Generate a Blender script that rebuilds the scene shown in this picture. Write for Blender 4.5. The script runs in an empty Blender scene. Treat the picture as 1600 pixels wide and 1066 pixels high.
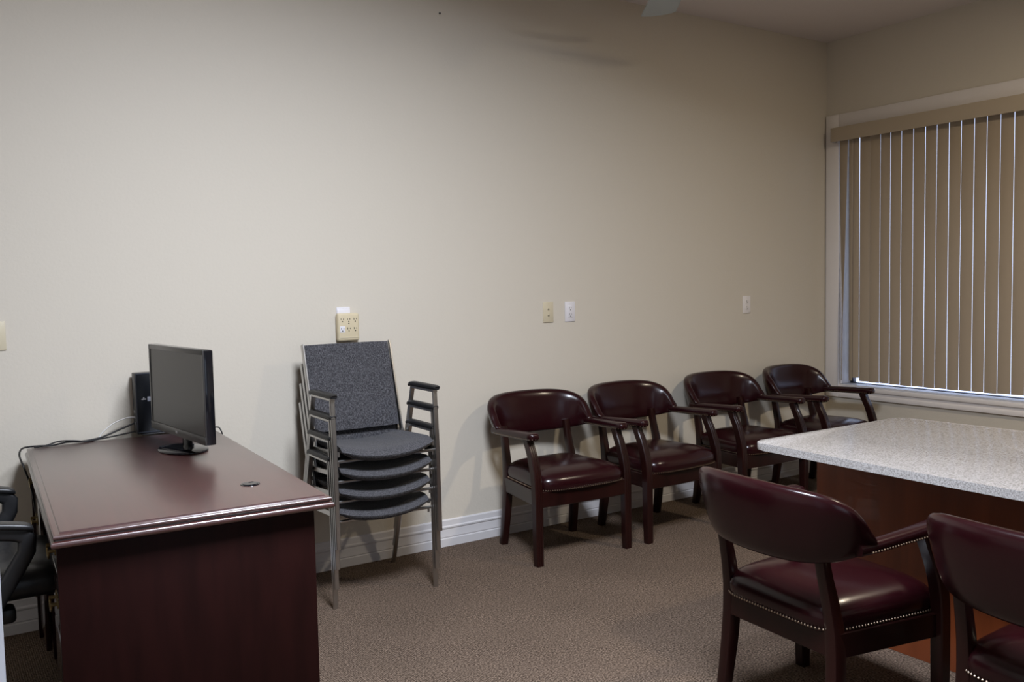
import bpy, bmesh, math, random
from mathutils import Vector, Matrix
random.seed(7)
D = bpy.data
SC = bpy.context.scene
COL = SC.collection
PI = math.pi

# ------------------------------------------------------------------ camera
cd = D.cameras.new('camera'); cam = D.objects.new('camera', cd); COL.objects.link(cam)
SC.camera = cam
cd.sensor_width = 36.0; cd.sensor_fit = 'HORIZONTAL'
cd.lens = 1399.0 / 1600.0 * 36.0
cd.clip_start = 0.02
ex = Vector((2115.0, 132.0, -1399.0)).normalized()
ey = Vector((-926.0, 71.5, -1399.0)); ey = (ey - ex * ex.dot(ey)).normalized()
ez = ex.cross(ey)
R = Matrix((ex, ey, ez))
cam.matrix_world = Matrix.Translation((-5.372, -4.067, 1.37)) @ R.to_4x4()

# ------------------------------------------------------------------ world, lights, exposure
wd = D.worlds.new('world'); SC.world = wd; wd.use_nodes = True
bg = wd.node_tree.nodes['Background']
bg.inputs['Color'].default_value = (0.60, 0.70, 1.0, 1); bg.inputs['Strength'].default_value = 2.6


def area_light(name, loc, target, sx, sy, power, color, spread=180, shape='RECTANGLE'):
    l = D.lights.new(name, 'AREA'); l.shape = shape; l.size = sx; l.size_y = sy
    l.energy = power; l.color = color; l.spread = math.radians(spread)
    o = D.objects.new(name, l); COL.objects.link(o); o.location = loc
    d = Vector(target) - Vector(loc)
    o.rotation_euler = d.to_track_quat('-Z', 'Y').to_euler()
    return o


# daylight from the glazed end of the hall outside the open doorway, and the room's ceiling lights
area_light('hall_daylight', (-4.6, -6.55, 1.45), (-4.35, 0, 1.25), 2.0, 1.9, 14, (0.70, 0.82, 1.0))
area_light('ceiling_panel_light', (-4.15, -2.35, 2.96), (-4.2, -1.6, 0.0), 0.55, 1.15, 196, (0.82, 0.88, 1.0), 154)
area_light('corner_downlight', (-1.5, -2.9, 2.96), (-1.2, -2.0, 0), 0.18, 0.18, 27, (1.0, 0.86, 0.66), 148, 'DISK')

vs = SC.view_settings
vs.view_transform = 'Standard'; vs.look = 'None'; vs.gamma = 1.0; vs.use_curve_mapping = False
vs.exposure = 0.0
SC.render.film_transparent = False


# ------------------------------------------------------------------ materials
def mat(name, col, rough=0.5, metal=0.0, coat=0.0, spec=0.5):
    m = D.materials.new(name); m.use_nodes = True
    p = m.node_tree.nodes['Principled BSDF']
    p.inputs['Base Color'].default_value = (*col, 1)
    p.inputs['Roughness'].default_value = rough
    p.inputs['Metallic'].default_value = metal
    p.inputs['Coat Weight'].default_value = coat
    p.inputs['Specular IOR Level'].default_value = spec
    return m


def nd(m, t, **kw):
    n = m.node_tree.nodes.new(t)
    for k, v in kw.items():
        if k in n.inputs: n.inputs[k].default_value = v
        else: setattr(n, k, v)
    return n


def lk(m, a, b): m.node_tree.links.new(a, b)


def P(m): return m.node_tree.nodes['Principled BSDF']


def bump_noise(m, scale, strength, dist=0.002, detail=3, coord='Object', stretch=(1, 1, 1)):
    tc = nd(m, 'ShaderNodeTexCoord'); mp = nd(m, 'ShaderNodeMapping'); mp.inputs['Scale'].default_value = stretch
    no = nd(m, 'ShaderNodeTexNoise', Scale=scale, Detail=detail)
    b = nd(m, 'ShaderNodeBump', Strength=strength, Distance=dist)
    lk(m, tc.outputs[coord], mp.inputs['Vector']); lk(m, mp.outputs[0], no.inputs['Vector'])
    lk(m, no.outputs['Fac'], b.inputs['Height']); lk(m, b.outputs[0], P(m).inputs['Normal'])
    return no


def col_noise(m, c1, c2, scale, lo=0.35, hi=0.65, stretch=(1, 1, 1), detail=4, dist=0.0):
    tc = nd(m, 'ShaderNodeTexCoord'); mp = nd(m, 'ShaderNodeMapping'); mp.inputs['Scale'].default_value = stretch
    no = nd(m, 'ShaderNodeTexNoise', Scale=scale, Detail=detail, Distortion=dist)
    r = nd(m, 'ShaderNodeValToRGB')
    r.color_ramp.elements[0].position = lo; r.color_ramp.elements[0].color = (*c1, 1)
    r.color_ramp.elements[1].position = hi; r.color_ramp.elements[1].color = (*c2, 1)
    lk(m, tc.outputs['Object'], mp.inputs['Vector']); lk(m, mp.outputs[0], no.inputs['Vector'])
    lk(m, no.outputs['Fac'], r.inputs['Fac']); lk(m, r.outputs[0], P(m).inputs['Base Color'])
    return r


M_wall = mat('wall_paint', (0.62, 0.57, 0.485), 0.75, spec=0.2); bump_noise(M_wall, 75, 0.30, 0.003, 3)
M_ceil = mat('ceiling_paint', (0.74, 0.685, 0.67), 0.85, spec=0.2); bump_noise(M_ceil, 60, 0.2, 0.003)
M_trim = mat('white_trim_paint', (0.66, 0.64, 0.64), 0.4)
M_casing = mat('window_casing_paint', (0.78, 0.74, 0.72), 0.4)
M_door = mat('white_door_paint', (0.75, 0.78, 0.85), 0.4)
M_leather = mat('oxblood_leather', (0.017, 0.0024, 0.0038), 0.25, coat=0.22, spec=0.28); P(M_leather).inputs['Coat Roughness'].default_value = 0.18
bump_noise(M_leather, 260, 0.06, 0.001, 2)
M_mahog = mat('dark_mahogany', (0.022, 0.006, 0.005), 0.30, coat=0.15, spec=0.3)
col_noise(M_mahog, (0.010, 0.0022, 0.0019), (0.018, 0.0038, 0.0032), 12, stretch=(1, 1, 0.15))
M_nail = mat('antique_brass', (0.35, 0.27, 0.20), 0.35, 1.0)
M_desk = mat('mahogany_laminate', (0.06, 0.018, 0.015), 0.36, coat=0.35)
col_noise(M_desk, (0.048, 0.0135, 0.0115), (0.062, 0.0175, 0.015), 10, stretch=(4, 0.35, 1)); P(M_desk).inputs['Coat Roughness'].default_value = 0.29; P(M_desk).inputs['Coat Weight'].default_value = 1.0; P(M_desk).inputs['Coat IOR'].default_value = 1.75
M_deskp = mat('mahogany_panel', (0.02, 0.006, 0.006), 0.5, spec=0.12)
col_noise(M_deskp, (0.012, 0.0030, 0.0026), (0.017, 0.0042, 0.0036), 9, stretch=(3, 3, 0.4))
M_drawer = mat('drawer_front_veneer', (0.02, 0.007, 0.006), 0.22, coat=0.5)
M_brass = mat('aged_brass', (0.30, 0.23, 0.11), 0.35, 1.0)
M_black = mat('black_plastic', (0.012, 0.012, 0.013), 0.42)
M_gloss = mat('gloss_black_plastic', (0.006, 0.006, 0.008), 0.10)
M_bezel = mat('dark_bezel_plastic', (0.035, 0.033, 0.032), 0.30)
M_screen = mat('matte_display_glass', (0.022, 0.021, 0.020), 0.33)
M_badge = mat('silver_badge', (0.5, 0.5, 0.52), 0.4, 0.6)
M_sticker = mat('grey_sticker', (0.16, 0.17, 0.20), 0.5)
M_navy = mat('blue_black_case', (0.004, 0.005, 0.007), 0.3, spec=0.25)
M_navyedge = mat('blue_black_rim', (0.02, 0.026, 0.04), 0.3)
M_chrome = mat('worn_chrome', (0.50, 0.49, 0.475), 0.30, 1.0)
M_armpad = mat('black_armrest_rubber', (0.010, 0.010, 0.011), 0.5)
M_fabric = mat('grey_tweed', (0.06, 0.063, 0.078), 0.95, spec=0.1)
P(M_fabric).inputs['Sheen Weight'].default_value = 0.15
col_noise(M_fabric, (0.030, 0.0295, 0.033), (0.112, 0.110, 0.119), 230, 0.38, 0.68, detail=6, stretch=(1.0, 1.0, 0.6))
M_vinyl = mat('black_leatherette', (0.012, 0.012, 0.013), 0.38); bump_noise(M_vinyl, 14, 0.25, 0.01)
M_cable = mat('black_cable', (0.008, 0.008, 0.009), 0.5)
M_wcable = mat('white_cable', (0.55, 0.54, 0.52), 0.5)
M_ivory = mat('ivory_plastic', (0.60, 0.53, 0.38), 0.45)
M_white = mat('white_plastic', (0.72, 0.70, 0.72), 0.4)
M_almond = mat('almond_plastic', (0.62, 0.53, 0.36), 0.45)
M_slot = mat('dark_slot', (0.02, 0.018, 0.015), 0.7)
M_slate = mat('blind_vane_vinyl', (0.42, 0.34, 0.25), 0.6)
bump_noise(M_slate, 40, 0.08, 0.002, stretch=(1, 1, 0.2))
_ms = M_slate.node_tree; _t = _ms.nodes.new('ShaderNodeBsdfTranslucent'); _t.inputs['Color'].default_value = (0.34, 0.27, 0.20, 1)
_x = _ms.nodes.new('ShaderNodeMixShader'); _x.inputs[0].default_value = 0.10
_ms.links.new(_ms.nodes['Principled BSDF'].outputs[0], _x.inputs[1]); _ms.links.new(_t.outputs[0], _x.inputs[2])
_ms.links.new(_x.outputs[0], _ms.nodes['Material Output'].inputs[0])
M_val = mat('blind_valance_vinyl', (0.46, 0.385, 0.29), 0.55)
M_alu = mat('bronze_window_frame', (0.03, 0.03, 0.04), 0.4, 0.5)
M_tbase = mat('table_veneer', (0.10, 0.026, 0.010), 0.35, coat=0.2)
col_noise(M_tbase, (0.175, 0.041, 0.012), (0.25, 0.060, 0.018), 6, stretch=(2, 2, 0.25), dist=0.6)
M_fan = mat('fan_blade_paint', (0.42, 0.46, 0.47), 0.6)
M_fanw = mat('fan_white', (0.7, 0.7, 0.7), 0.4)
M_steel = mat('steel', (0.3, 0.3, 0.32), 0.35, 1.0)

# glass
M_glass = D.materials.new('window_glass'); M_glass.use_nodes = True
_g = M_glass.node_tree; _g.nodes.remove(P(M_glass))
_tr = _g.nodes.new('ShaderNodeBsdfTransparent'); _tr.inputs[0].default_value = (0.93, 0.95, 0.95, 1)
_gl = _g.nodes.new('ShaderNodeBsdfGlossy'); _gl.inputs['Roughness'].default_value = 0.01
_fr = _g.nodes.new('ShaderNodeFresnel'); _mxs = _g.nodes.new('ShaderNodeMixShader')
_g.links.new(_fr.outputs[0], _mxs.inputs[0]); _g.links.new(_tr.outputs[0], _mxs.inputs[1]); _g.links.new(_gl.outputs[0], _mxs.inputs[2])
_g.links.new(_mxs.outputs[0], _g.nodes['Material Output'].inputs[0])

# speckled stone
M_stone = mat('speckled_quartz', (0.5, 0.49, 0.48), 0.16)
_tc = nd(M_stone, 'ShaderNodeTexCoord')
_n1 = nd(M_stone, 'ShaderNodeTexNoise', Scale=210.0, Detail=3.0); _n2 = nd(M_stone, 'ShaderNodeTexVoronoi', Scale=170.0)
_r1 = nd(M_stone, 'ShaderNodeValToRGB'); _r2 = nd(M_stone, 'ShaderNodeValToRGB'); _mx = nd(M_stone, 'ShaderNodeMix', data_type='RGBA', blend_type='MULTIPLY')
_mx.inputs[0].default_value = 1.0
_r1.color_ramp.elements[0].position = 0.36; _r1.color_ramp.elements[0].color = (0.30, 0.285, 0.27, 1)
_r1.color_ramp.elements[1].position = 0.60; _r1.color_ramp.elements[1].color = (0.56, 0.54, 0.53, 1)
_r2.color_ramp.elements[0].position = 0.08; _r2.color_ramp.elements[0].color = (0.62, 0.58, 0.54, 1)
_r2.color_ramp.elements[1].position = 0.22; _r2.color_ramp.elements[1].color = (1, 1, 1, 1)
lk(M_stone, _tc.outputs['Object'], _n1.inputs['Vector']); lk(M_stone, _tc.outputs['Object'], _n2.inputs['Vector'])
lk(M_stone, _n1.outputs['Fac'], _r1.inputs[0]); lk(M_stone, _n2.outputs['Distance'], _r2.inputs[0])
lk(M_stone, _r1.outputs[0], _mx.inputs[6]); lk(M_stone, _r2.outputs[0], _mx.inputs[7]); lk(M_stone, _mx.outputs[2], P(M_stone).inputs['Base Color'])

# loop-pile carpet
M_carpet = mat('brown_loop_carpet', (0.17, 0.12, 0.09), 0.95, spec=0.05)
_tc = nd(M_carpet, 'ShaderNodeTexCoord'); _mp = nd(M_carpet, 'ShaderNodeMapping'); _mp.inputs['Rotation'].default_value = (0, 0, 0.0)
_v = nd(M_carpet, 'ShaderNodeTexVoronoi', Scale=135.0, Randomness=0.25); _n = nd(M_carpet, 'ShaderNodeTexNoise', Scale=140.0, Detail=2.0)
_n3 = nd(M_carpet, 'ShaderNodeTexNoise', Scale=2.2, Detail=3.0)
_r = nd(M_carpet, 'ShaderNodeValToRGB'); _r.color_ramp.elements[0].position = 0.33; _r.color_ramp.elements[0].color = (0.095, 0.066, 0.048, 1)
_r.color_ramp.elements[1].position = 0.66; _r.color_ramp.elements[1].color = (0.385, 0.282, 0.212, 1)
_r3 = nd(M_carpet, 'ShaderNodeValToRGB'); _r3.color_ramp.elements[0].position = 0.3; _r3.color_ramp.elements[0].color = (0.84, 0.84, 0.84, 1); _r3.color_ramp.elements[1].position = 0.7
_m = nd(M_carpet, 'ShaderNodeMix', data_type='RGBA', blend_type='MULTIPLY'); _m.inputs[0].default_value = 1.0
_vr = nd(M_carpet, 'ShaderNodeValToRGB'); _vr.color_ramp.elements[0].position = 0.0; _vr.color_ramp.elements[0].color = (1, 1, 1, 1)
_vr.color_ramp.elements[1].position = 0.75; _vr.color_ramp.elements[1].color = (0.16, 0.16, 0.16, 1)
_m2 = nd(M_carpet, 'ShaderNodeMix', data_type='RGBA', blend_type='MULTIPLY'); _m2.inputs[0].default_value = 1.0
_b = nd(M_carpet, 'ShaderNodeBump', Strength=0.7, Distance=0.004, invert=True)
lk(M_carpet, _tc.outputs['Object'], _mp.inputs[0])
for _q in (_v, _n, _n3): lk(M_carpet, _mp.outputs[0], _q.inputs['Vector'])
lk(M_carpet, _n.outputs['Fac'], _r.inputs[0]); lk(M_carpet, _n3.outputs['Fac'], _r3.inputs[0]); lk(M_carpet, _v.outputs['Distance'], _vr.inputs[0])
lk(M_carpet, _r.outputs[0], _m.inputs[6]); lk(M_carpet, _r3.outputs[0], _m.inputs[7])
lk(M_carpet, _m.outputs[2], _m2.inputs[6]); lk(M_carpet, _vr.outputs[0], _m2.inputs[7]); lk(M_carpet, _m2.outputs[2], P(M_carpet).inputs['Base Color'])
lk(M_carpet, _v.outputs['Distance'], _b.inputs['Height']); lk(M_carpet, _b.outputs[0], P(M_carpet).inputs['Normal'])


# ------------------------------------------------------------------ mesh helpers
def build(name, bm, m, parent=None, angle=38, smooth=True):
    bmesh.ops.recalc_face_normals(bm, faces=bm.faces[:])
    if smooth:
        lim = math.radians(angle)
        for f in bm.faces: f.smooth = True
        for e in bm.edges:
            if len(e.link_faces) == 2:
                e.smooth = e.calc_face_angle(0) < lim
    me = D.meshes.new(name); bm.to_mesh(me); bm.free()
    me.materials.append(m)
    o = D.objects.new(name, me); COL.objects.link(o)
    if parent: o.parent = parent
    return o


def tag(o, label=None, cat=None, group=None, kind=None):
    if label: o['label'] = label
    if cat: o['category'] = cat
    if group: o['group'] = group
    if kind: o['kind'] = kind
    return o


def thing(name, label, cat, loc=(0, 0, 0), rz=0.0, group=None):
    o = D.objects.new(name, None); COL.objects.link(o)
    o.location = loc; o.rotation_euler = (0, 0, rz); o.empty_display_size = 0.1
    return tag(o, label, cat, group)


def copy_tree(o, parent=None):
    c = o.copy(); COL.objects.link(c)
    if parent is not None: c.parent = parent
    for ch in list(o.children): copy_tree(ch, c)
    return c


def box(bm, c, s, bev=0.0, seg=2, mat4=None):
    r = bmesh.ops.create_cube(bm, size=1.0)
    vs_ = r['verts']
    for v in vs_: v.co = Vector((v.co.x * s[0], v.co.y * s[1], v.co.z * s[2]))
    if bev > 0:
        es = list({e for v in vs_ for e in v.link_edges})
        rr = bmesh.ops.bevel(bm, geom=es, offset=min(bev, min(s) * 0.49), segments=seg, profile=0.5, affect='EDGES', clamp_overlap=True)
        vs_ = list({v for f in rr['faces'] for v in f.verts} | {v for v in vs_ if v.is_valid})
    T = Matrix.Translation(c) @ (mat4.to_4x4() if mat4 is not None else Matrix.Identity(4))
    for v in vs_: v.co = T @ v.co
    return vs_


def cyl(bm, p0, p1, r0, r1=None, n=20, caps=True):
    r1 = r0 if r1 is None else r1
    p0, p1 = Vector(p0), Vector(p1); d = p1 - p0
    q = d.to_track_quat('Z', 'Y').to_matrix().to_4x4()
    bmesh.ops.create_cone(bm, cap_ends=caps, segments=n, radius1=r0, radius2=r1, depth=d.length,
                          matrix=Matrix.Translation((p0 + p1) / 2) @ q)


def rrect(w, h, r, k=3):
    """rounded rectangle outline, counter-clockwise"""
    r = min(r, w / 2 * .999, h / 2 * .999); pts = []
    for cx, cy, a0 in ((w/2-r, h/2-r, 0), (-w/2+r, h/2-r, 90), (-w/2+r, -h/2+r, 180), (w/2-r, -h/2+r, 270)):
        for i in range(k + 1):
            a = math.radians(a0 + 90 * i / k); pts.append((cx + r * math.cos(a), cy + r * math.sin(a)))
    return pts


def smoothpath(pts, n=6):
    """Catmull-Rom through the points"""
    P_ = [Vector(p) for p in pts]; P_ = [P_[0] * 2 - P_[1]] + P_ + [P_[-1] * 2 - P_[-2]]
    out = []
    for i in range(1, len(P_) - 2):
        for k in range(n):
            t = k / n
            a, b, c, d = P_[i-1], P_[i], P_[i+1], P_[i+2]
            out.append(0.5 * ((2*b) + (c-a)*t + (2*a-5*b+4*c-d)*t*t + (-a+3*b-3*c+d)*t**3))
    out.append(P_[-2]); return out


def loft(bm, rings, closed_ends=True, closed_path=False):
    vr = [[bm.verts.new(p) for p in r] for r in rings]
    n = len(vr[0]); L = len(vr)
    for i in range(L if closed_path else L - 1):
        a, b = vr[i], vr[(i + 1) % L]
        for j in range(n):
            bm.faces.new((a[j], a[(j+1) % n], b[(j+1) % n], b[j]))
    if closed_ends and not closed_path:
        bm.faces.new(vr[0][::-1]); bm.faces.new(vr[-1])
    return vr


def sweep(bm, path, sizes, up=(0, 0, 1), rad=0.3, k=3, section=None, closed=False):
    """rounded-rectangle section swept along path; sizes = (width, height) or one per point; width lies across `up`"""
    path = [Vector(p) for p in path]; n = len(path); up = Vector(up)
    if isinstance(sizes[0], (int, float)): sizes = [sizes] * n
    rings = []
    for i, p in enumerate(path):
        if closed: t = path[(i+1) % n] - path[i-1]
        else: t = path[min(i+1, n-1)] - path[max(i-1, 0)]
        t.normalize(); s = t.cross(up).normalized(); u = s.cross(t).normalized()
        w, h = sizes[i]
        pts = section(w, h) if section else rrect(w, h, rad * min(w, h), k)
        rings.append([p + s * a + u * b for a, b in pts])
    return loft(bm, rings, closed_path=closed)


def lerp_sizes(pairs, n):
    out = []
    for i in range(n):
        t = i / (n - 1) * (len(pairs) - 1); a = min(int(t), len(pairs) - 2); f = t - a
        out.append(tuple(pairs[a][j] * (1 - f) + pairs[a+1][j] * f for j in (0, 1)))
    return out


def slab(bm, pts, z0, z1, bev=0.0, seg=2):
    """vertical prism from a plan outline"""
    v0 = [bm.verts.new((x, y, z0)) for x, y in pts]; v1 = [bm.verts.new((x, y, z1)) for x, y in pts]
    n = len(pts); fs = [bm.faces.new(v0[::-1]), bm.faces.new(v1)]
    for i in range(n): bm.faces.new((v0[i], v0[(i+1) % n], v1[(i+1) % n], v1[i]))
    if bev > 0:
        es = list({e for f in fs for e in f.edges})
        bmesh.ops.bevel(bm, geom=es, offset=bev, segments=seg, profile=0.5, affect='EDGES')


def tube(name, pts, r, m, parent=None, n=8, sm=8):
    bm = bmesh.new(); pp = smoothpath(pts, sm)
    sweep(bm, pp, (2*r, 2*r), up=(0.13, 0.21, 0.97), rad=0.499, k=2)
    return build(name, bm, m, parent, 80)


# ------------------------------------------------------------------ the room
H = 3.0; XL = -6.6; YR = -4.42
DX0, DX1, DH = -5.86, -3.55, 2.12            # doorway behind the camera
WY0, WY1, WZ0, WZ1 = -2.12, -0.116, 0.61, 2.385  # window opening in the right wall


def struct(name, boxes, m, bev=0.0):
    bm = bmesh.new()
    for c0, c1 in boxes:
        c = [(a + b) / 2 for a, b in zip(c0, c1)]; s = [abs(b - a) for a, b in zip(c0, c1)]
        box(bm, c, s, bev)
    return tag(build(name, bm, m), kind='structure')


YH = -6.7
struct('floor', [((XL - .1, YH - .1, -0.1), (0.15, 0.1, 0))], M_carpet)
struct('ceiling', [((XL - .1, YR - .1, H), (0.15, 0.1, H + .1))], M_ceil)
struct('wall_back', [((XL - .1, 0, 0), (0.15, 0.12, H))], M_wall)
struct('wall_left', [((XL - .12, YR - .12, 0), (XL, 0, H))], M_wall)
struct('wall_right', [((0, YR - .12, 0), (0.15, 0, WZ0)), ((0, YR - .12, WZ1), (0.15, 0, H)),
                      ((0, WY1, WZ0), (0.15, 0, WZ1)), ((0, YR - .12, WZ0), (0.15, WY0, WZ1))], M_wall)
struct('wall_front', [((XL, YR - .12, 0), (DX0, YR, H)), ((DX1, YR - .12, 0), (0, YR, H)),
                      ((DX0, YR - .12, DH), (DX1, YR, H))], M_wall)
struct('wall_hall', [((DX0 - .5, YH - .1, 0), (DX1 + .5, YH, 2.5)), ((DX0 - .6, YH, 0), (DX0 - .5, YR - .12, 2.5)),
                     ((DX1 + .5, YH, 0), (DX1 + .6, YR - .12, 2.5)), ((DX0 - .6, YH - .1, 2.5), (DX1 + .6, YR - .12, 2.6))], M_wall)

# the edge of the open white door just left of the camera
bm = bmesh.new()
a = math.atan2(-3.45 + 4.36, -5.338 + 5.78)
L = math.hypot(0.91, 0.442)
Rz = Matrix.Rotation(a, 3, 'Z')
mid = Vector(((-5.78 - 5.338) / 2, (-4.36 - 3.45) / 2, 0.995)) - Rz @ Vector((0, -0.0175, 0)) * 0
box(bm, mid + Rz @ Vector((0, 0.0175, 0)), (L, 0.035, 1.97), 0.002, 1, Rz)
door = tag(build('door_1', bm, M_door), kind='structure')

BBP = [(0, 0), (0.017, 0), (0.017, 0.040), (0.013, 0.044), (0.013, 0.047), (0.016, 0.050), (0.014, 0.062), (0.0125, 0.090), (0.016, 0.097), (0.016, 0.103),
       (0.0095, 0.108), (0.0085, 0.134), (0.004, 0.140), (0, 0.140)]


def molding(name, p0, p1, inward, prof=BBP, m=M_trim):
    p0, p1, nrm = Vector(p0), Vector(p1), Vector(inward)
    bm = bmesh.new()
    loft(bm, [[p + nrm * a_ + Vector((0, 0, b_)) for a_, b_ in prof] for p in (p0, p1)])
    return tag(build(name, bm, m, angle=25), kind='structure')


molding('baseboard_back', (XL, 0, 0), (0, 0, 0), (0, -1, 0))
molding('baseboard_right', (0, -0.02, 0), (0, YR, 0), (-1, 0, 0))
molding('baseboard_left', (XL, -0.02, 0), (XL, YR, 0), (1, 0, 0))

# window: casing, frame and glass
cw = 0.105


def casing_piece(bm, y0, y1, z0, z1, axis):
    # stepped profile: a thick outer band and a thinner inner one
    if axis == 'v':
        s = 1 if y1 > y0 else -1
        box(bm, (-0.010, (y0+y1)/2, (z0+z1)/2), (0.020, abs(y1-y0), z1-z0), 0.004)
    else:
        box(bm, (-0.010, (y0+y1)/2, (z0+z1)/2), (0.020, abs(y1-y0), z1-z0), 0.004)


bm = bmesh.new()
casing_piece(bm, WY1, WY1 + cw, WZ0 - 0.08, WZ1 + 0.104, 'v')
casing_piece(bm, WY0 - cw, WY0, WZ0 - 0.08, WZ1 + 0.104, 'v')
casing_piece(bm, WY0 + .0005, WY1 - .0005, WZ1, WZ1 + 0.104, 'h')
# bottom: stepped apron with two beads
for z0, z1, t in ((WZ0 - 0.08, WZ0 - 0.05, 0.018), (WZ0 - 0.052, WZ0 - 0.026, 0.012), (WZ0 - 0.028, WZ0 - 0.001, 0.022)):
    box(bm, (-t/2, (WY0+WY1)/2, (z0+z1)/2), (t, WY1-WY0-0.001, z1-z0), 0.003)
tag(build('trim_1', bm, M_casing), kind='structure')
bm = bmesh.new()   # painted return of the opening
box(bm, (0.073, (WY0+WY1)/2, WZ0 - 0.002), (0.15, WY1-WY0+.02, 0.024), 0.003)
box(bm, (0.073, WY1 - 0.004, (WZ0+WZ1)/2 + .006), (0.145, 0.008, WZ1-WZ0-.014), 0.001)
box(bm, (0.073, WY0 + 0.004, (WZ0+WZ1)/2 + .006), (0.145, 0.008, WZ1-WZ0-.014), 0.001)
tag(build('trim_2', bm, M_trim), kind='structure')
win = tag(thing('window_1', None, None, (0.125, (WY0+WY1)/2, WZ0)), kind='structure')
bm = bmesh.new(); hw = (WY1 - WY0) / 2; hh = WZ1 - WZ0
for c, s in (((0, 0, .0115), (.04, 2*hw - .018, .006)), ((0, 0, hh - .025), (.04, 2*hw - .018, .04)), ((0, hw - .020, hh/2), (.04, .022, hh - .01)),
             ((0, -hw + .020, hh/2), (.04, .022, hh - .01))):
    box(bm, c, s, 0.004)
build('window_frame', bm, M_alu, win)
bm = bmesh.new(); box(bm, (0, 0, hh/2), (.005, 2*hw - .06, hh - .09)); build('window_pane', bm, M_glass, win, smooth=False)

# vertical blind
blind = thing('vertical_blind', 'tan vertical blind hanging closed across the window', 'window blind', (-0.06, -0.12, WZ0))
bm = bmesh.new()
box(bm, (-0.020, -1.03, 1.732), (0.006, 2.11, 0.094), 0.002)
box(bm, (0.010, 0.022, 1.732), (0.066, 0.005, 0.094), 0.0015)
box(bm, (0.010, -2.083, 1.732), (0.066, 0.005, 0.094), 0.0015)
box(bm, (0.012, -1.03, 1.776), (0.064, 2.10, 0.005), 0.0015)
build('valance', bm, M_val, blind)
bm = bmesh.new(); box(bm, (0.030, -1.03, 1.755), (0.030, 2.06, 0.030), 0.003); build('headrail', bm, M_white, blind)
vanes = [(-.130, -.198), (-.205, -.240), (-.242, -.287)]
edges = [-0.289, -0.367, -0.443, -0.517, -0.595, -0.678, -0.759, -0.836, -0.915, -0.993, -1.073, -1.15, -1.23, -1.31]
while edges[-1] > -2.06: edges.append(edges[-1] - 0.079)
gaps = [.0030, .0022, .0030, .0036, .0034, .0036, .0044, .0032, .0042, .0034, .0040, .0040, .0032, .0040]
rv = random.Random(3)
for i in range(len(edges) - 1): vanes.append((edges[i] - (gaps[i] if i < len(gaps) else .003), edges[i+1]))
for i, (ya, yb) in enumerate(vanes):
    yc = (ya + yb) / 2 + 0.12; w = ya - yb
    bm = bmesh.new(); rings = []
    NZ = 16
    z_b = .045 + rv.uniform(-.003, .003) + (.020 if i == 2 else 0)
    for k in range(NZ + 1):
        z = z_b + (1.735 - z_b) * k / NZ; f = 1 - k / NZ
        tw = {0: -0.92 * min(1, f * 1.3), 1: -0.35 * min(1, f * 1.25), 2: .25 * f}.get(i, rv.uniform(-0.004, 0.004) + .03)
        pts = []
        for s, off in ((1, 0), (-1, 0.0012)):
            for j in range(7):
                u = (j / 6 - 0.5) * s
                pts.append((off - 0.0040 * (1 - (2*u)**2), u * w))
        ca, sa = math.cos(tw), math.sin(tw); ys = yc + (.010 * f if i == 0 else 0)
        rings.append([Vector((0.030 + x*ca - y*sa, ys + x*sa + y*ca, z)) for x, y in pts])
    loft(bm, rings)
    build('vane', bm, M_slate, blind, 40)
# ceiling fixtures around the two ceiling lamps
fx = thing('recessed_downlight', 'round white recessed downlight in the ceiling over the conference table', 'ceiling light', (-1.5, -2.9, H))
bm = bmesh.new()
loft(bm, [[(r * math.cos(t*PI/16), r * math.sin(t*PI/16), z) for t in range(32)] for r, z in ((0.13, 0), (0.13, -0.006), (0.110, -0.012), (0.105, -0.002), (0.105, 0))], closed_ends=False)
build('trim_ring', bm, M_fanw, fx)
fx = thing('ceiling_panel_fixture', 'long white ceiling light panel over the middle of the room', 'ceiling light', (-4.15, -2.35, H))
bm = bmesh.new()
for c, sz in (((0, .6, -.012), (.64, .03, .024)), ((0, -.6, -.012), (.64, .03, .024)), ((.3, 0, -.012), (.03, 1.17, .024)), ((-.3, 0, -.012), (.03, 1.17, .024))): box(bm, c, sz, .003)
build('frame', bm, M_fanw, fx)

# ------------------------------------------------------------------ wall plates
def slots(bm, x, z, y=-0.0075, s=1.0):
    """one receptacle's three openings"""
    box(bm, (x - 0.0062*s, y, z + 0.004*s), (0.0022*s, 0.002, 0.009*s))
    box(bm, (x + 0.0062*s, y, z + 0.004*s), (0.0022*s, 0.002, 0.007*s))
    cyl(bm, (x, y + .001, z - 0.008*s), (x, y - .001, z - 0.008*s), 0.0028*s, n=12)


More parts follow.
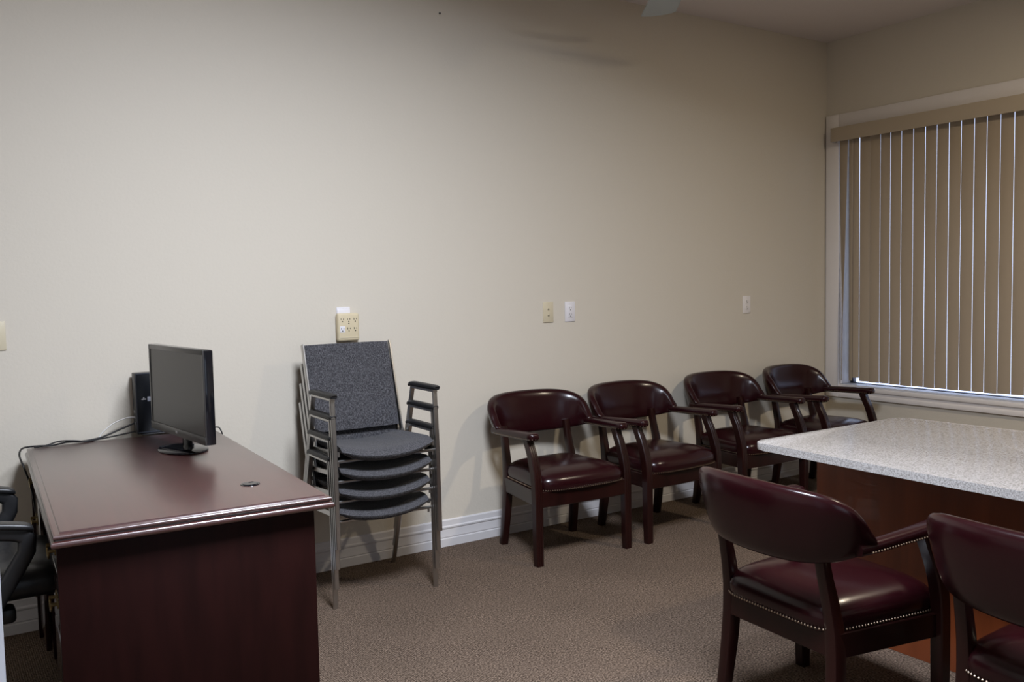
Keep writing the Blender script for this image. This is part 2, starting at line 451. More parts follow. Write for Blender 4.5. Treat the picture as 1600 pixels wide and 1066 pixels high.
def plate(name, label, cat, x, z, m, kind):
    t = thing(name, label, cat, (x, 0, z))
    bm = bmesh.new(); box(bm, (0, -0.003, 0), (0.070, 0.0058, 0.1143), 0.0025, 2); build('cover_plate', bm, m, t)
    if kind == 'duplex':
        for s in (1, -1):
            bm = bmesh.new(); slab(bm, rrect(0.034, 0.029, 0.010, 4), 0, 0.0022, 0.0005)
            for v in bm.verts: v.co = Vector((v.co.x, -0.0056 - v.co.z, v.co.y + s * 0.0195))
            r = build('receptacle', bm, m, t)
            bm = bmesh.new(); slots(bm, 0, s * 0.0195, -0.0080); build('slots', bm, M_slot, r)
    elif kind == 'jacks':
        for s in (1, -1):
            bm = bmesh.new(); cyl(bm, (0, -0.0055, s * 0.0175), (0, -0.0085, s * 0.0175), 0.0072, 0.006, 20); j = build('jack', bm, m, t)
            bm = bmesh.new(); cyl(bm, (0, -0.0080, s * 0.0175), (0, -0.0095, s * 0.0175), 0.0042, n=14); build('jack_opening', bm, M_slot, j)
    elif kind == 'decora':
        bm = bmesh.new(); box(bm, (0, -0.0065, 0), (0.034, 0.004, 0.068), 0.0015); r = build('receptacle', bm, m, t)
        for s in (1, -1):
            bm = bmesh.new(); slots(bm, 0, s * 0.018, -0.0083); build('slots', bm, M_slot, r)
    for s in ((1, -1) if kind != 'duplex' else (0,)):
        bm = bmesh.new(); cyl(bm, (0, -0.0055, s * 0.0485), (0, -0.0066, s * 0.0485), 0.003, n=12); build('screw', bm, m, t)
    return t


plate('jack_plate', 'ivory wall plate with two round jacks, beside the white outlet', 'wall plate', -2.435, 1.205, M_ivory, 'jacks')
plate('power_outlet', 'bright white power outlet right beside the ivory jack plate', 'outlet', -2.282, 1.204, M_white, 'decora')
plate('power_outlet', 'off-white outlet standing alone on the wall between the last two wall chairs', 'outlet', -0.822, 1.201, M_casing, 'duplex')
plate('blank_plate', 'ivory wall plate at the far left edge, above the office chair', 'wall plate', -5.122, 1.203, M_ivory, 'none')
wp = plate('outlet_plate', 'white outlet plate hidden behind the tan six-outlet adapter', 'wall plate', -3.658, 1.215, M_white, 'none')
t = thing('outlet_adapter', 'tan six-outlet surge adapter plugged in above the stacked chairs', 'adapter', (-3.646, -0.006, 1.176))
bm = bmesh.new(); box(bm, (0, -0.017, 0), (0.110, 0.034, 0.134), 0.010, 4); body = build('housing', bm, M_almond, t)
bm = bmesh.new(); box(bm, (0, -0.0345, -0.050), (0.096, 0.003, 0.004), 0.001); build('lower_ridge', bm, M_ivory, body)
for r_ in range(2):
    for c_ in range(3):
        bm = bmesh.new(); slots(bm, (c_ - 1) * 0.033, 0.035 - r_ * 0.045, -0.0345, 1.0); build('slots', bm, M_slot, body)
bm = bmesh.new(); box(bm, (-0.033, -0.0345, -0.010), (0.026, 0.0012, 0.030), 0.0003); build('white_face', bm, M_white, body)
bm = bmesh.new(); cyl(bm, (0, -0.034, 0.017), (0, -0.0355, 0.017), 0.003, n=12); build('indicator', bm, M_slot, body)
bm = bmesh.new(); box(bm, (-0.012, -0.003, 0.072), (0.066, 0.005, 0.026), 0.002); build('top_tab', bm, M_white, t)
bm = bmesh.new(); cyl(bm, (0, 0.004, 0), (0, -0.006, 0), 0.0022, n=10); cyl(bm, (0, -0.005, 0), (0, -0.0075, 0), 0.005, n=12)
o = build('nail', bm, M_slot); o.location = (-3.083, 0, 2.748); tag(o, 'tiny dark nail head high on the wall near the top edge', 'nail')

# ------------------------------------------------------------------ captain chairs
def captain_chair(label, loc, rz):
    t = thing('captain_chair', label, 'chair', loc, rz, 'oxblood leather captain chairs')
    # front legs rise straight, then sweep back to carry the arms
    for s in (-1, 1):
        bm = bmesh.new()
        pts = [(s*.268, -.412, 0), (s*.268, -.410, .10), (s*.268, -.409, .24), (s*.268, -.407, .36), (s*.268, -.398, .44), (s*.267, -.372, .52), (s*.267, -.345, .575), (s*.267, -.330, .612)]
        pp = smoothpath(pts, 5)
        def sec(w, h):   # reeded front face
            hw_, hh_ = w/2, h/2; g = .0022
            base = [(-hw_, -hh_ + .004), (-hw_ + .004, -hh_), (hw_ - .004, -hh_), (hw_, -hh_ + .004), (hw_, hh_ - .004), (hw_ - .005, hh_)]
            base += [(hw_*.36, hh_), (hw_*.28, hh_ - g), (hw_*.18, hh_), (-hw_*.18, hh_), (-hw_*.28, hh_ - g), (-hw_*.36, hh_)]
            base += [(-hw_ + .005, hh_), (-hw_, hh_ - .004)]
            return base
        sweep(bm, pp, lerp_sizes([(.039, .036), (.041, .040), (.042, .043), (.043, .044), (.042, .044), (.040, .042), (.038, .040), (.040, .044)], len(pp)), up=(0, -1, 0.02), section=sec)
        build('leg', bm, M_mahog, t, 30)
    for s in (-1, 1):
        bm = bmesh.new()
        pts = [(s*.219, .012, 0), (s*.217, -.004, .10), (s*.213, -.018, .22), (s*.208, -.022, .34), (s*.203, -.008, .44), (s*.199, .012, .53), (s*.197, .030, .62)]
        pp = smoothpath(pts, 5)
        sweep(bm, pp, lerp_sizes([(.036, .036), (.038, .040), (.040, .046), (.040, .048), (.036, .040), (.034, .034), (.034, .030)], len(pp)), up=(0, -1, 0.02), rad=.16, k=2)
        build('leg', bm, M_mahog, t, 30)
    # seat rails
    bm = bmesh.new()
    fr = [(x, -.415 - .012 * (1 - (x/.25)**2), .324) for x in (-.25, -.15, -.05, .05, .15, .25)]
    sweep(bm, fr, (.022, .078), rad=.15, k=1)
    for s in (-1, 1): sweep(bm, [(s*.260, -.395, .324), (s*.214, -.005, .324)], (.022, .074), rad=.12, k=1)
    sweep(bm, [(-.20, -.012, .324), (.20, -.012, .324)], (.022, .072), rad=.12, k=1)
    box(bm, (0, -.21, .352), (.42, .37, .012))
    fm = build('seat_frame', bm, M_mahog, t)
    # cushion
    bm = bmesh.new(); N = 56; rings = []
    def outline(sc, z):
        r = []
        for i in range(N):
            th = 2*PI*i/N; c, s_ = math.cos(th), math.sin(th); e = 2/7.0
            u = math.copysign(abs(c)**e, c); v = math.copysign(abs(s_)**e, s_)
            y = -.208 + v * .224; wx = .2345 - .0225 * v
            if v < 0: y -= .022 * (1 - u*u) * (-v)
            r.append(Vector((u * wx * sc, -.208 + (y + .208) * sc, z)))
        return r
    for sc, z in ((.985, .356), (1.0, .364), (1.018, .380), (1.022, .397), (1.005, .414), (.95, .430), (.85, .445), (.70, .457), (.5, .465), (.28, .469), (.1, .470)):
        rings.append(outline(sc, z))
    loft(bm, rings)
    cu = build('seat', bm, M_leather, t, 70)
    bm = bmesh.new()
    ol = outline(1.022, .367); tot = 0; spacing = .0115
    acc = 0
    for i in range(N):
        a_, b_ = ol[i], ol[(i+1) % N]; seg = (b_ - a_).length; d = spacing - acc
        while d <= seg:
            p = a_ + (b_ - a_) * (d / seg)
            bmesh.ops.create_icosphere(bm, subdivisions=1, radius=.0038, matrix=Matrix.Translation(p)); d += spacing
        acc = seg - (d - spacing)
    tag(build('nailhead_trim', bm, M_nail, cu), 'row of small brass nail heads', kind='stuff')
    # barrel back: section swept round a U, full height behind and tapering into the arms
    bm = bmesh.new(); rings = []; K = 22
    half = [(0, .100, .790, .562, .063), (.085, .096, .789, .563, .063), (.160, .080, .785, .566, .062), (.220, .050, .775, .572, .060), (.257, .012, .753, .581, .056),
            (.274, -.024, .718, .590, .051), (.281, -.056, .672, .597, .046), (.283, -.078, .645, .600, .044)]
    ctrl = [(-x, y, a_, b_, c_) for x, y, a_, b_, c_ in half[:0:-1]] + half
    pl = smoothpath([Vector(c_[:3]) for c_ in ctrl], 5); ql = smoothpath([Vector((c_[3], c_[4], 0)) for c_ in ctrl], 5)
    n_ = len(pl)
    for i in range(n_):
        t_ = pl[min(i+1, n_-1)] - pl[max(i-1, 0)]; l = math.hypot(t_.x, t_.y); nx, ny = -t_.y / l, t_.x / l     # outward
        cx, cy, zt = pl[i]; zb, th = ql[i].x, ql[i].y
        hh_ = (zt - zb) / 2; zc = (zt + zb) / 2; flare = .034 * min(1, hh_ / .08)
        ring = []
        for k in range(K):
            a_ = 2*PI*k/K; c, s_ = math.cos(a_), math.sin(a_); e = .72
            dx = math.copysign(abs(c)**e, c); dz = math.copysign(abs(s_)**e, s_); rel = (dz + 1) / 2
            off = dx * th * (.60 + .42 * rel) / 2 + flare * (rel - .35)
            ring.append(Vector((cx + nx * off, cy + ny * off, zc + dz * hh_)))
        rings.append(ring)
    def shrink(r, f, push):
        c = sum(r, Vector()) / len(r); return [c + (p - c) * f + push for p in r]
    rings = [shrink(rings[0], .7, Vector((0, -.008, 0)))] + rings + [shrink(rings[-1], .7, Vector((0, -.008, 0)))]
    loft(bm, rings)
    build('backrest', bm, M_leather, t, 75)
    # padded arms
    for s in (-1, 1):
        bm = bmesh.new()
        pts = [(s*.282, -.020, .617), (s*.283, -.10, .618), (s*.280, -.20, .621), (s*.275, -.30, .625), (s*.270, -.375, .628), (s*.268, -.395, .628), (s*.268, -.404, .628)]
        pp = smoothpath(pts, 5); sz = lerp_sizes([(.040, .036), (.044, .038), (.048, .040), (.054, .040), (.060, .040), (.052, .035), (.034, .020)], len(pp))
        sweep(bm, pp, sz, rad=.42, k=4)
        am = build('armrest', bm, M_leather, t, 70)
        bm = bmesh.new()
        for i in range(27):
            y = -.06 - i * .0118; w = .5 * (.043 + .017 * (i / 27)); xc = s * (.283 - .014 * (i / 27)**1.5)
            for q_ in (-1, 1):
                bmesh.ops.create_icosphere(bm, subdivisions=1, radius=.003, matrix=Matrix.Translation((xc + q_ * w, y, .6085 + .008 * i / 27)))
        for i in range(5):
            a_ = PI * (i + .5) / 5
            bmesh.ops.create_icosphere(bm, subdivisions=1, radius=.003, matrix=Matrix.Translation((s*.268 + .029 * math.cos(a_), -.381 - .022 * math.sin(a_), .617)))
        tag(build('nailhead_trim', bm, M_nail, am), 'row of small brass nail heads', kind='stuff')
    return t


chair0 = captain_chair('oxblood captain chair against the wall, right next to the stacked grey chairs', (-2.640, -.178, 0), math.radians(-3.0))


def chair_copy(label, loc, rz):
    c = copy_tree(chair0); c.location = loc; c.rotation_euler = (0, 0, rz); c['label'] = label; return c


chair_copy('oxblood captain chair against the wall, second from the stacked grey chairs', (-2.000, -.185, 0), math.radians(2.5))
chair_copy('oxblood captain chair against the wall, third from the stacked grey chairs, under the lone outlet', (-1.225, -.160, 0), math.radians(0))
chair_copy('dark captain chair in the corner by the window, farthest from the desk', (-0.556, -.180, 0), math.radians(5.5))
chair_copy('captain chair with its back to us, whole backrest in view, at the speckled table', (-3.250, -2.280, 0), math.radians(86))
chair_copy('captain chair at the table cut off by the right edge of the photo', (-3.215, -3.045, 0), math.radians(86))

# ------------------------------------------------------------------ stacked guest chairs
def guest_chair(label, loc, rz):
    t = thing('stacking_chair', label, 'chair', loc, rz, 'stacked grey fabric armchairs')
    W = .240
    fs = .030
    for s in (-1, 1):
        # front leg, arm bar and rear leg: one bent chrome bar, drawn as leg / arm bar / leg
        bm = bmesh.new(); sweep(bm, [(s*W, -.525, 0), (s*W, -.525 + .006, .40), (s*W, -.505, .636)], (.021, .0125), up=(0, -1, 0), rad=.2, k=1); build('leg', bm, M_chrome, t)
        bm = bmesh.new(); sweep(bm, [(s*W, -.070, 0), (s*W, -.288, .636)], (.021, .0125), up=(0, -1, 0), rad=.2, k=1); build('leg', bm, M_chrome, t)
        bm = bmesh.new(); sweep(bm, [(s*W, -.512, .630), (s*W, -.284, .630)], (.021, .0125), rad=.2, k=1); ab = build('arm_frame', bm, M_chrome, t)
        bm = bmesh.new(); pp = smoothpath([(s*W, -.528, .642), (s*W, -.52, .6455), (s*W, -.40, .646), (s*W, -.29, .645), (s*W, -.262, .637)], 5)
        sweep(bm, pp, lerp_sizes([(.022, .012), (.032, .020), (.033, .021), (.033, .021), (.028, .014)], len(pp)), rad=.4, k=3)
        build('armrest', bm, M_armpad, t, 60)
        # seat side rail
    bm = bmesh.new()
    for s in (-1, 1):
        sweep(bm, [(s*(W-.018), -.515, .398), (s*(W-.018), -.215, .382)], (.010, .022), rad=.2, k=1)
        box(bm, (s*(W-.008), -.500, .398), (.018, .018, .014), .002); box(bm, (s*(W-.008), -.205, .383), (.018, .016, .014), .002)
    sweep(bm, [(-W, -.507, .366), (W, -.507, .366)], (.013, .013), rad=.3, k=1)
    sweep(bm, [(-W, -.205, .372), (W, -.205, .372)], (.013, .013), rad=.3, k=1)
    for s in (-1, 1): cyl(bm, (s*(W-.018), -.507, .366), (s*(W-.018), -.507, .345), .005, n=10)
    build('seat_frame', bm, M_chrome, t)
    # sling seat: raised sides, sagging middle
    bm = bmesh.new(); NX, NY = 18, 14; top = []; bot = []
    Wd = .213
    def sx(j): return (j / NX * 2 - 1)
    for i in range(NY + 1):
        v = i / NY; y = -.535 + v * .350; rt, rb = [], []
        for j in range(NX + 1):
            u = sx(j); sag = -.030 * (1 - u*u) * (1 - .35 * v)
            z = .432 - .014 * v + sag - (.022 * (max(0, .16 - v) / .16)**2) * 1.0
            edge = (1 - abs(u)**8) * (1 if 0 < i < NY else .35)
            th = .040 * (.25 + .75 * edge) * (1 if v > .06 else .72)
            yy = y - .030 * (1 - abs(u)**3) * (1 - v)**3
            ins = 1 - (.10 * max(0, v - .6))
            rt.append(bm.verts.new((u * Wd * ins, yy, z))); rb.append(bm.verts.new((u * Wd * ins * .995, yy + (.006 if i == 0 else 0), z - th)))
        top.append(rt); bot.append(rb)
    for i in range(NY):
        for j in range(NX):
            bm.faces.new((top[i][j], top[i][j+1], top[i+1][j+1], top[i+1][j])); bm.faces.new((bot[i][j], bot[i+1][j], bot[i+1][j+1], bot[i][j+1]))
    for j in range(NX):
        bm.faces.new((top[0][j], bot[0][j], bot[0][j+1], top[0][j+1])); bm.faces.new((top[NY][j], top[NY][j+1], bot[NY][j+1], bot[NY][j]))
    for i in range(NY):
        bm.faces.new((top[i][0], top[i+1][0], bot[i+1][0], bot[i][0])); bm.faces.new((top[i][NX], bot[i][NX], bot[i+1][NX], top[i+1][NX]))
    build('seat', bm, M_fabric, t, 60)
    # backrest panel with flat chrome uprights
    b0 = Vector((0, -.200, .448)); b1 = Vector((0, -.088, .835)); d = (b1 - b0).normalized(); nrm = Vector((0, -d.z, d.y))
    bm = bmesh.new(); rings = []
    for i in range(13):
        v = i / 12; ring = []
        for k in range(28):
            a_ = 2*PI*k/28; c, s_ = math.cos(a_), math.sin(a_)
            u = math.copysign(abs(c)**.25, c); w = math.copysign(abs(s_)**.7, s_)
            thick = .013 * (1 - abs(2*v - 1)**10 * .5)
            curve = -.016 * (1 - u*u) * (1 - v*.4)    # dished towards the sitter's back
            ring.append(b0 + (b1 - b0) * v + Vector((u * (.206 + .002*v), 0, .004 * (1 - u*u) * (1 if v > .9 else 0))) + nrm * (w * thick + curve))
        rings.append(ring)
    loft(bm, rings); build('backrest', bm, M_fabric, t, 50)
    for s in (-1, 1):
        bm = bmesh.new(); off = nrm * .0
        sweep(bm, [b0 - d * .075 + Vector((s*.214, 0, 0)) + off, b1 + d * .004 + Vector((s*.214, 0, 0)) + off], (.009, .028), up=nrm, rad=.2, k=1)
        cyl(bm, b0 + Vector((s*.209, 0, 0)) - d*.03, b0 + Vector((s*.224, 0, 0)) - d*.03, .009, n=14)
        build('back_frame', bm, M_chrome, t)
    return t


g0 = guest_chair('grey fabric stacking armchair, topmost of the stack of four', (-3.703, -.055, .270), math.radians(-1.2))
for k, lab in ((2, 'grey fabric stacking armchair, second from the top of the stack'), (1, 'grey fabric stacking armchair, third from the top of the stack'),
               (0, 'grey fabric stacking armchair at the bottom of the stack, feet on the carpet')):
    c = copy_tree(g0); c.location = (-3.703, -.055 + .017 * (3 - k), .090 * k); c['label'] = lab
g0.location = (-3.703, -.055, .270)

# ------------------------------------------------------------------ desk
DZ = .762
desk = thing('office_desk', 'mahogany office desk standing end-on against the wall', 'desk', (-4.715, -.838, 0), math.radians(-2.9))
HX, HY = .372, .757
bm = bmesh.new()
def rectpts(ax, ay): return [(-ax, -ay), (ax, -ay), (ax, ay), (-ax, ay)]
prof = [(-.030, DZ - .040), (-.006, DZ - .040)]
prof += [(-.008 + .008 * math.cos(a_), DZ - .031 + .009 * math.sin(a_)) for a_ in [math.radians(-80 + 16 * k) for k in range(11)]]
prof += [(-.011, DZ - .0212), (-.0115, DZ - .0195)]
prof += [(-.012 + .006 * math.cos(a_), DZ - .0125 + .006 * math.sin(a_)) for a_ in [math.radians(-70 + 17 * k) for k in range(10)]]
prof += [(-.020, DZ - .0055), (-.0225, DZ - .004), (-.0235, DZ - .001), (-.027, DZ)]
rings = [[(x, y, z) for x, y in rectpts(HX + o_, HY + o_)] for o_, z in prof]
loft(bm, rings); top = build('desktop', bm, M_desk, desk, 40)
bx0, bx1 = -HX + .030, HX - .052
bm = bmesh.new()
box(bm, ((bx0+bx1)/2 - .008, -HY + .045, .361), (bx1 - bx0 + .016, .022, .722), .002)          # near end panel
box(bm, ((bx0+bx1)/2 - .008, HY - .045, .361), (bx1 - bx0 + .016, .022, .722), .002)
box(bm, (bx1 - .011, 0, .37), (.022, 2*HY - .114, .70), .002)                        # modesty panel
build('body_panel', bm, M_deskp, desk)
for s, nm in ((-1, 'near'), (1, 'far')):
    y_out = s * (HY - .058); y_in = s * (HY - .058 - .365)
    yc = (y_out + y_in) / 2; wd = abs(y_out - y_in)
    bm = bmesh.new()
    box(bm, (bx0 + .30, y_in + s * .009, .380), (.57, .018, .684), .001)
    box(bm, (bx0 + .035, yc, .030), (.02, wd - .04, .06), .001)
    box(bm, (bx0 + .30, yc, .065), (.56, wd - .06, .012), .001)
    ped = build('pedestal', bm, M_deskp, desk)
    for z0, z1, zp in ((.606, .722, .664), (.430, .600, .515), (.072, .424, .250)):
        bm = bmesh.new(); box(bm, (bx0 + .002, yc, (z0+z1)/2), (.020, wd - .004, z1 - z0), .003)
        dr = build('drawer', bm, M_drawer, desk)
        # scroll back-plate with drop bail
        bm = bmesh.new()
        for q_ in (-1, 0, 1):
            rr_ = .014 if q_ else .011
            cyl(bm, (bx0 - .008, yc + q_ * .034, zp + (.004 if q_ else 0)), (bx0 - .012, yc + q_ * .034, zp + (.004 if q_ else 0)), rr_, n=14)
            cyl(bm, (bx0 - .008, yc + q_ * .046, zp + .012), (bx0 - .011, yc + q_ * .046, zp + .012), .008, n=10)
        for q_ in (-1, 1): cyl(bm, (bx0 - .010, yc + q_ * .034, zp + .004), (bx0 - .028, yc + q_ * .034, zp + .004), .005, .006, 10)
        arc = [(bx0 - .026, yc + .036 * math.cos(a_), zp + .004 - .026 * math.sin(a_)) for a_ in [PI * k / 10 for k in range(11)]]
        sweep(bm, arc, (.006, .006), up=(1, 0, 0), rad=.45, k=2)
        build('drawer_pull', bm, M_brass, dr)
# cable grommet on the desktop
gl = desk.matrix_basis.inverted() if False else None
o = thing('cable_grommet', 'small black round cable grommet set into the desktop', 'grommet', (-4.538, -1.315, DZ), .4)
bm = bmesh.new(); cyl(bm, (0, 0, 0), (0, 0, .0025), .030, .029, 32); cyl(bm, (0, 0, .0024), (0, 0, .0038), .024, .0235, 28); build('cover', bm, M_gloss, o)
bm = bmesh.new(); slab(bm, [(.012 + .009 * math.cos(a_*PI/8), .010 + .006 * math.sin(a_*PI/8)) for a_ in range(16)], .0036, .0043); build('slot', bm, M_slot, o)

# ------------------------------------------------------------------ monitor
mc = Vector((-4.570, -.557, DZ)); ma = math.atan2(-.585, .062)      # screen runs from the wall end to the near end
mon = thing('computer_monitor', 'black flat-screen monitor turned side-on near the wall end of the desk', 'monitor', mc, ma)
# local: +x along the screen towards the camera, screen faces -y
tilt = Matrix.Rotation(math.radians(-2), 3, 'X')
bm = bmesh.new(); box(bm, (0, .013, .2245), (.586, .034, .340), .005, 2)
build('housing', bm, M_gloss, mon)
bm = bmesh.new()
W2, H2, z0 = .293, .170, .2245
for c, s in (((0, -.0055, z0 + H2 - .009), (.584, .005, .018)), ((0, -.0065, z0 - H2 + .016), (.584, .007, .030)),
             ((-W2 + .007, -.0055, z0), (.014, .005, .338)), ((W2 - .007, -.0055, z0), (.014, .005, .338))):
    box(bm, c, s, .0015)
bz = build('bezel', bm, M_bezel, mon)
bm = bmesh.new(); box(bm, (0, -.0105, z0 - H2 + .017), (.016, .002, .010), .0005); build('badge', bm, M_badge, bz)
bm = bmesh.new(); box(bm, (0, -.0045, z0 + .006), (.558, .002, .300)); build('screen', bm, M_screen, mon, smooth=False)
bm = bmesh.new(); rings = []
for (f, d_, zz) in ((1, .012, .10), (.92, .024, .10), (.8, .032, .10)):
    rings.append([Vector((x * f, .016 + d_, z0 + z * f)) for x, z in rrect(.50, .28, .03, 4)])
loft(bm, rings); build('rear_shell', bm, M_gloss, mon)
bm = bmesh.new(); box(bm, (0, .030, .078), (.062, .020, .150), .006, 2); build('stand_neck', bm, M_gloss, mon)
bm = bmesh.new()
loft(bm, [[Vector((.128 * f * math.cos(a_*PI/24), .012 + .086 * f * math.sin(a_*PI/24), z)) for a_ in range(48)] for f, z in ((.97, 0), (1.0, .003), (1.0, .006), (.96, .010), (.6, .0135), (.2, .015))])
build('stand_base', bm, M_gloss, mon, 50)

# ------------------------------------------------------------------ slim computer
pc = thing('desktop_computer', 'slim black desktop computer standing upright behind the monitor', 'computer', (-4.512, -.052, DZ), math.radians(1.5))
bm = bmesh.new(); box(bm, (0, 0, .1345), (.240, .062, .257), .004, 2); ch = build('case', bm, M_navy, pc)
bm = bmesh.new()
for c, s in (((0, -.0315, .260), (.236, .002, .004)), ((-.117, -.0315, .1345), (.004, .002, .25))): box(bm, c, s, .0005)
for c, s in (((0, -.0315, .0125), (.236, .002, .005)),): box(bm, c, s, .0005)
build('case_rim', bm, M_navyedge, ch)
bm = bmesh.new(); box(bm, (0, 0, .003), (.20, .064, .006), .002); build('foot', bm, M_black, pc)
bm = bmesh.new(); box(bm, (-.065, -.0315, .152), (.018, .0015, .020), .0005); build('sticker', bm, M_sticker, ch)
bm = bmesh.new(); cyl(bm, (-.0885, -.031, .158), (-.0885, -.0325, .158), .0025, n=10); box(bm, (-.0885, -.0315, .1525), (.018, .0012, .004), .0004)
build('logo_mark', bm, M_badge, ch)
bm = bmesh.new()
for zz in (.075, .05, .10): box(bm, (-.1205, 0, zz), (.003, .020, .012), .001)
build('rear_ports', bm, M_steel, pc)

# ------------------------------------------------------------------ cables
tag(tube('network_cable', [(-4.632, -.052, .838), (-4.665, -.056, .838), (-4.72, -.068, .822), (-4.765, -.080, .790), (-4.79, -.090, DZ + .004), (-4.86, -.098, DZ + .0035)], .0026, M_wcable),
    'white network cable curving down from the slim computer', 'cable')
tag(tube('power_cable', [(-4.633, -.046, .812), (-4.69, -.060, .795), (-4.77, -.085, DZ + .010), (-4.84, -.105, DZ + .005), (-4.90, -.098, DZ + .006), (-4.955, -.130, DZ + .005), (-5.01, -.120, DZ + .006),
     (-5.040, -.118, DZ + .006), (-5.066, -.150, DZ + .005), (-5.078, -.205, DZ - .012), (-5.068, -.265, DZ - .055), (-5.045, -.22, DZ - .14), (-5.02, -.12, DZ - .3), (-4.98, -.07, .35)], .0036, M_cable),
    'thick black power cable running along the rear of the desk and over its left corner', 'cable')
tag(tube('video_cable', [(-4.633, -.058, .778), (-4.70, -.072, .772), (-4.78, -.098, DZ + .005), (-4.83, -.118, DZ + .0045), (-4.88, -.112, DZ + .012), (-4.93, -.094, DZ + .012), (-4.975, -.112, DZ + .004),
     (-5.02, -.138, DZ + .004)], .003, M_cable), 'thinner black cable lying beside the power cable behind the computer', 'cable')
tag(tube('monitor_cable', [(-4.385, -.060, DZ + .012), (-4.345, -.070, DZ + .016), (-4.318, -.095, DZ + .006), (-4.300, -.120, DZ + .002), (-4.290, -.130, DZ - .05), (-4.29, -.10, DZ - .20)], .003, M_cable),
    'short black cable looping over the right rear corner of the desk beside the monitor', 'cable')

# ------------------------------------------------------------------ swivel office chair
oc = thing('swivel_office_chair', 'black swivel office chair tucked against the drawer side of the desk', 'office chair', (-5.27, -.90, 0), math.radians(90))
bm = bmesh.new(); N = 40; rings = []
for sc, z in ((.90, .475), (.98, .482), (1.0, .500), (1.0, .525), (.96, .548), (.86, .560), (.6, .562), (.3, .558)):
    r = []
    for i in range(N):
        th = 2*PI*i/N; c, s_ = math.cos(th), math.sin(th)
        u = math.copysign(abs(c)**.4, c); v = math.copysign(abs(s_)**.4, s_)
        zz = z - (.03 * max(0, -v - .55) if z > .52 else 0)
        r.append(Vector((u * .245 * sc, -.045 + v * .245 * sc, zz)))
    rings.append(r)
loft(bm, rings); build('seat', bm, M_vinyl, oc, 60)
bm = bmesh.new(); rings = []
for i in range(12):
    v = i / 11; zz = .56 + v * .46; w = .22 - .05 * v**3; yy = .23 + .05 * v - .03 * math.sin(v * PI)
    rings.append([Vector((w * x, yy + .025 * y + .03 * (1 - x*x) * .8, zz)) for x, y in [(math.copysign(abs(math.cos(q_*PI/12))**.4, math.cos(q_*PI/12)), math.sin(q_*PI/12)) for q_ in range(24)]])
loft(bm, rings); build('backrest', bm, M_vinyl, oc, 60)
bm = bmesh.new(); sweep(bm, smoothpath([(0, .10, .452), (0, .25, .46), (0, .30, .54), (0, .29, .72)], 5), (.06, .02), up=(0, 1, .3)); build('back_support', bm, M_black, oc)
for s in (-1, 1):
    bm = bmesh.new()
    loop = smoothpath([(s*.285, -.125, .672), (s*.285, -.09, .690), (s*.285, .02, .705), (s*.285, .13, .695), (s*.285, .155, .66), (s*.280, .12, .56), (s*.278, .075, .50), (s*.272, .04, .458),
                       (s*.272, -.02, .458), (s*.275, -.045, .50), (s*.278, -.09, .575), (s*.285, -.130, .645)], 5)[:-1]
    sweep(bm, loop, (.048, .032), up=(1, 0, 0), rad=.35, k=3, closed=True)
    ar = build('armrest', bm, M_black, oc, 60)
    bm = bmesh.new(); pp = smoothpath([(s*.285, -.14, .690), (s*.285, -.12, .704), (s*.285, .0, .722), (s*.285, .12, .714), (s*.285, .15, .70)], 5)
    sweep(bm, pp, lerp_sizes([(.03, .008), (.052, .018), (.056, .018), (.052, .018), (.03, .008)], len(pp)), rad=.4, k=3); build('arm_pad', bm, M_black, ar, 60)
bm = bmesh.new(); box(bm, (0, .02, .452), (.17, .24, .040), .008); box(bm, (0, .01, .468), (.545, .07, .012), .003); build('tilt_mechanism', bm, M_black, oc)
bm = bmesh.new(); cyl(bm, (-.08, -.02, .445), (-.17, -.055, .432), .008, n=10); box(bm, (-.19, -.070, .430), (.07, .045, .045), .012); build('lever', bm, M_black, oc)
bm = bmesh.new(); cyl(bm, (0, .02, .10), (0, .02, .26), .028, .026, 20); cyl(bm, (0, .02, .25), (0, .02, .44), .018, .018, 20); build('gas_column', bm, M_black, oc)
bm = bmesh.new(); cyl(bm, (0, .02, .065), (0, .02, .125), .045, .038, 20); build('hub', bm, M_black, oc)
for k in range(5):
    a_ = math.radians(-90 + 8 + 72 * k); dx, dy = math.cos(a_), math.sin(a_)
    bm = bmesh.new(); sweep(bm, [(dx*.02, .02 + dy*.02, .105), (dx*.16, .02 + dy*.16, .090), (dx*.30, .02 + dy*.30, .070)], [(.055, .036), (.045, .030), (.030, .022)], rad=.35, k=2)
    lg = build('leg', bm, M_black, oc)
    px, py = dx*.295, .02 + dy*.295
    bm = bmesh.new()
    for q_ in (-1, 1): cyl(bm, (px + -dy*q_*.008, py + dx*q_*.008, .026), (px + -dy*q_*.020, py + dx*q_*.020, .026), .026, n=18)
    cyl(bm, (px, py, .02), (px, py, .065), .008, n=10); build('caster', bm, M_black, lg)

# ------------------------------------------------------------------ conference table
tbl = thing('conference_table', 'conference table with pale speckled stone top and reddish wood base', 'table', (-2.27, -2.70, 0))
TZ = .750
bm = bmesh.new(); pts = []
y0, y1 = .955, -.955
def side(s, ys):
    return [(s * (.470 + .040 * (1 - (y / .955)**2)), y) for y in ys]
def corner(cx, cy, r, a0, n=7):
    return [(cx + r * math.cos(math.radians(a0 + 90 * i / n)), cy + r * math.sin(math.radians(a0 + 90 * i / n))) for i in range(n + 1)]
r = .055; e = .472
pts += corner(e + .008 - r, y0 - r, r, 0) + corner(-e - .008 + r, y0 - r, r, 90)
pts += side(-1, [.80, .6, .4, .2, 0, -.2, -.4, -.6, -.80])
pts += corner(-e - .008 + r, y1 + r, r, 180) + corner(e + .008 - r, y1 + r, r, 270)
pts += side(1, [-.80, -.6, -.4, -.2, 0, .2, .4, .6, .80])
slab(bm, pts, TZ - .028, TZ, .003)
build('stone_top', bm, M_stone, tbl)
bm = bmesh.new()
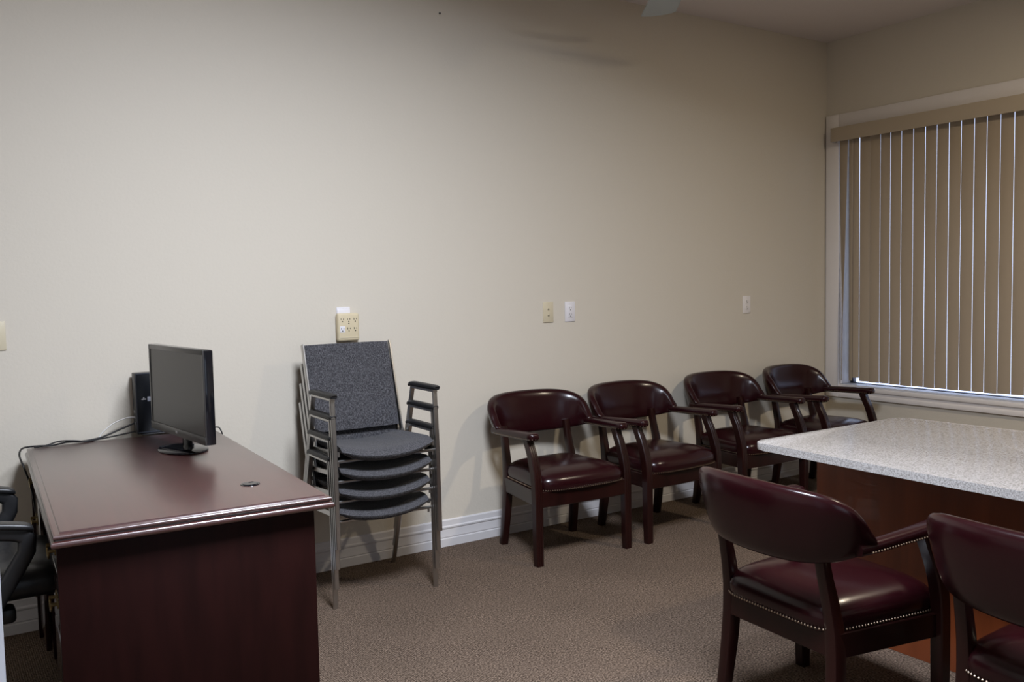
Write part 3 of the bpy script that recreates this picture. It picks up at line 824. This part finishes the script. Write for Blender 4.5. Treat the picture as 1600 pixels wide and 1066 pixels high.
box(bm, (0, .0, .361), (.376, 1.76, .722), .002); build('base', bm, M_tbase, tbl)

# ------------------------------------------------------------------ ceiling fan
fan = thing('ceiling_fan', 'ceiling fan with pale grey blades, one tip at the top edge', 'ceiling fan', (-2.441, -1.081, H))
FZ = -.25
def lathe(bm, prof, n=32):
    loft(bm, [[(r * math.cos(2*PI*i/n), r * math.sin(2*PI*i/n), z) for i in range(n)] for r, z in prof])
bm = bmesh.new(); lathe(bm, [(.065, 0), (.065, -.01), (.055, -.04), (.025, -.06)]); build('canopy', bm, M_fanw, fan)
bm = bmesh.new(); cyl(bm, (0, 0, -.05), (0, 0, -.17), .012, n=16); build('downrod', bm, M_fanw, fan)
bm = bmesh.new(); lathe(bm, [(.03, -.15), (.08, -.165), (.12, -.19), (.125, -.23), (.10, -.26), (.06, -.28), (.055, -.32), (.02, -.34)]); build('motor', bm, M_fanw, fan, 30)
FAN_A = 55.4
for k in range(5):
    a_ = math.radians(FAN_A + 72 * k); Rk = Matrix.Rotation(a_, 3, 'Z') @ Matrix.Rotation(math.radians(3), 3, 'X')
    bm = bmesh.new()
    pl = [(.20, .050), (.28, .062), (.45, .070), (.60, .074)]
    tipc = [(.662 + .035 * math.sin(q_ * PI / 8 * .5) * 1.0, .075 - .15 * (q_ / 8)**1.0 * 1.0) for q_ in range(1, 9)]
    tipc = [(.690, .0748), (.688, .060), (.682, .030), (.668, 0), (.648, -.032), (.624, -.058), (.596, -.0735)]
    pr = [(.45, -.070), (.28, -.062), (.20, -.050)]
    slab(bm, pl + tipc + pr, -.003, .003)
    for v in bm.verts: v.co = Rk @ Vector((v.co.x * 1.137, v.co.y * 1.137, v.co.z)) + Vector((0, 0, FZ + .03))
    b_ = build('blade', bm, M_fan, fan)
    bm = bmesh.new()
    sweep(bm, [Rk @ Vector((.09, 0, .002)) + Vector((0, 0, FZ + .03)), Rk @ Vector((.30, 0, -.006)) + Vector((0, 0, FZ + .03))], [(.030, .006), (.060, .006)], rad=.3, k=1)
    build('blade_bracket', bm, M_fanw, b_)
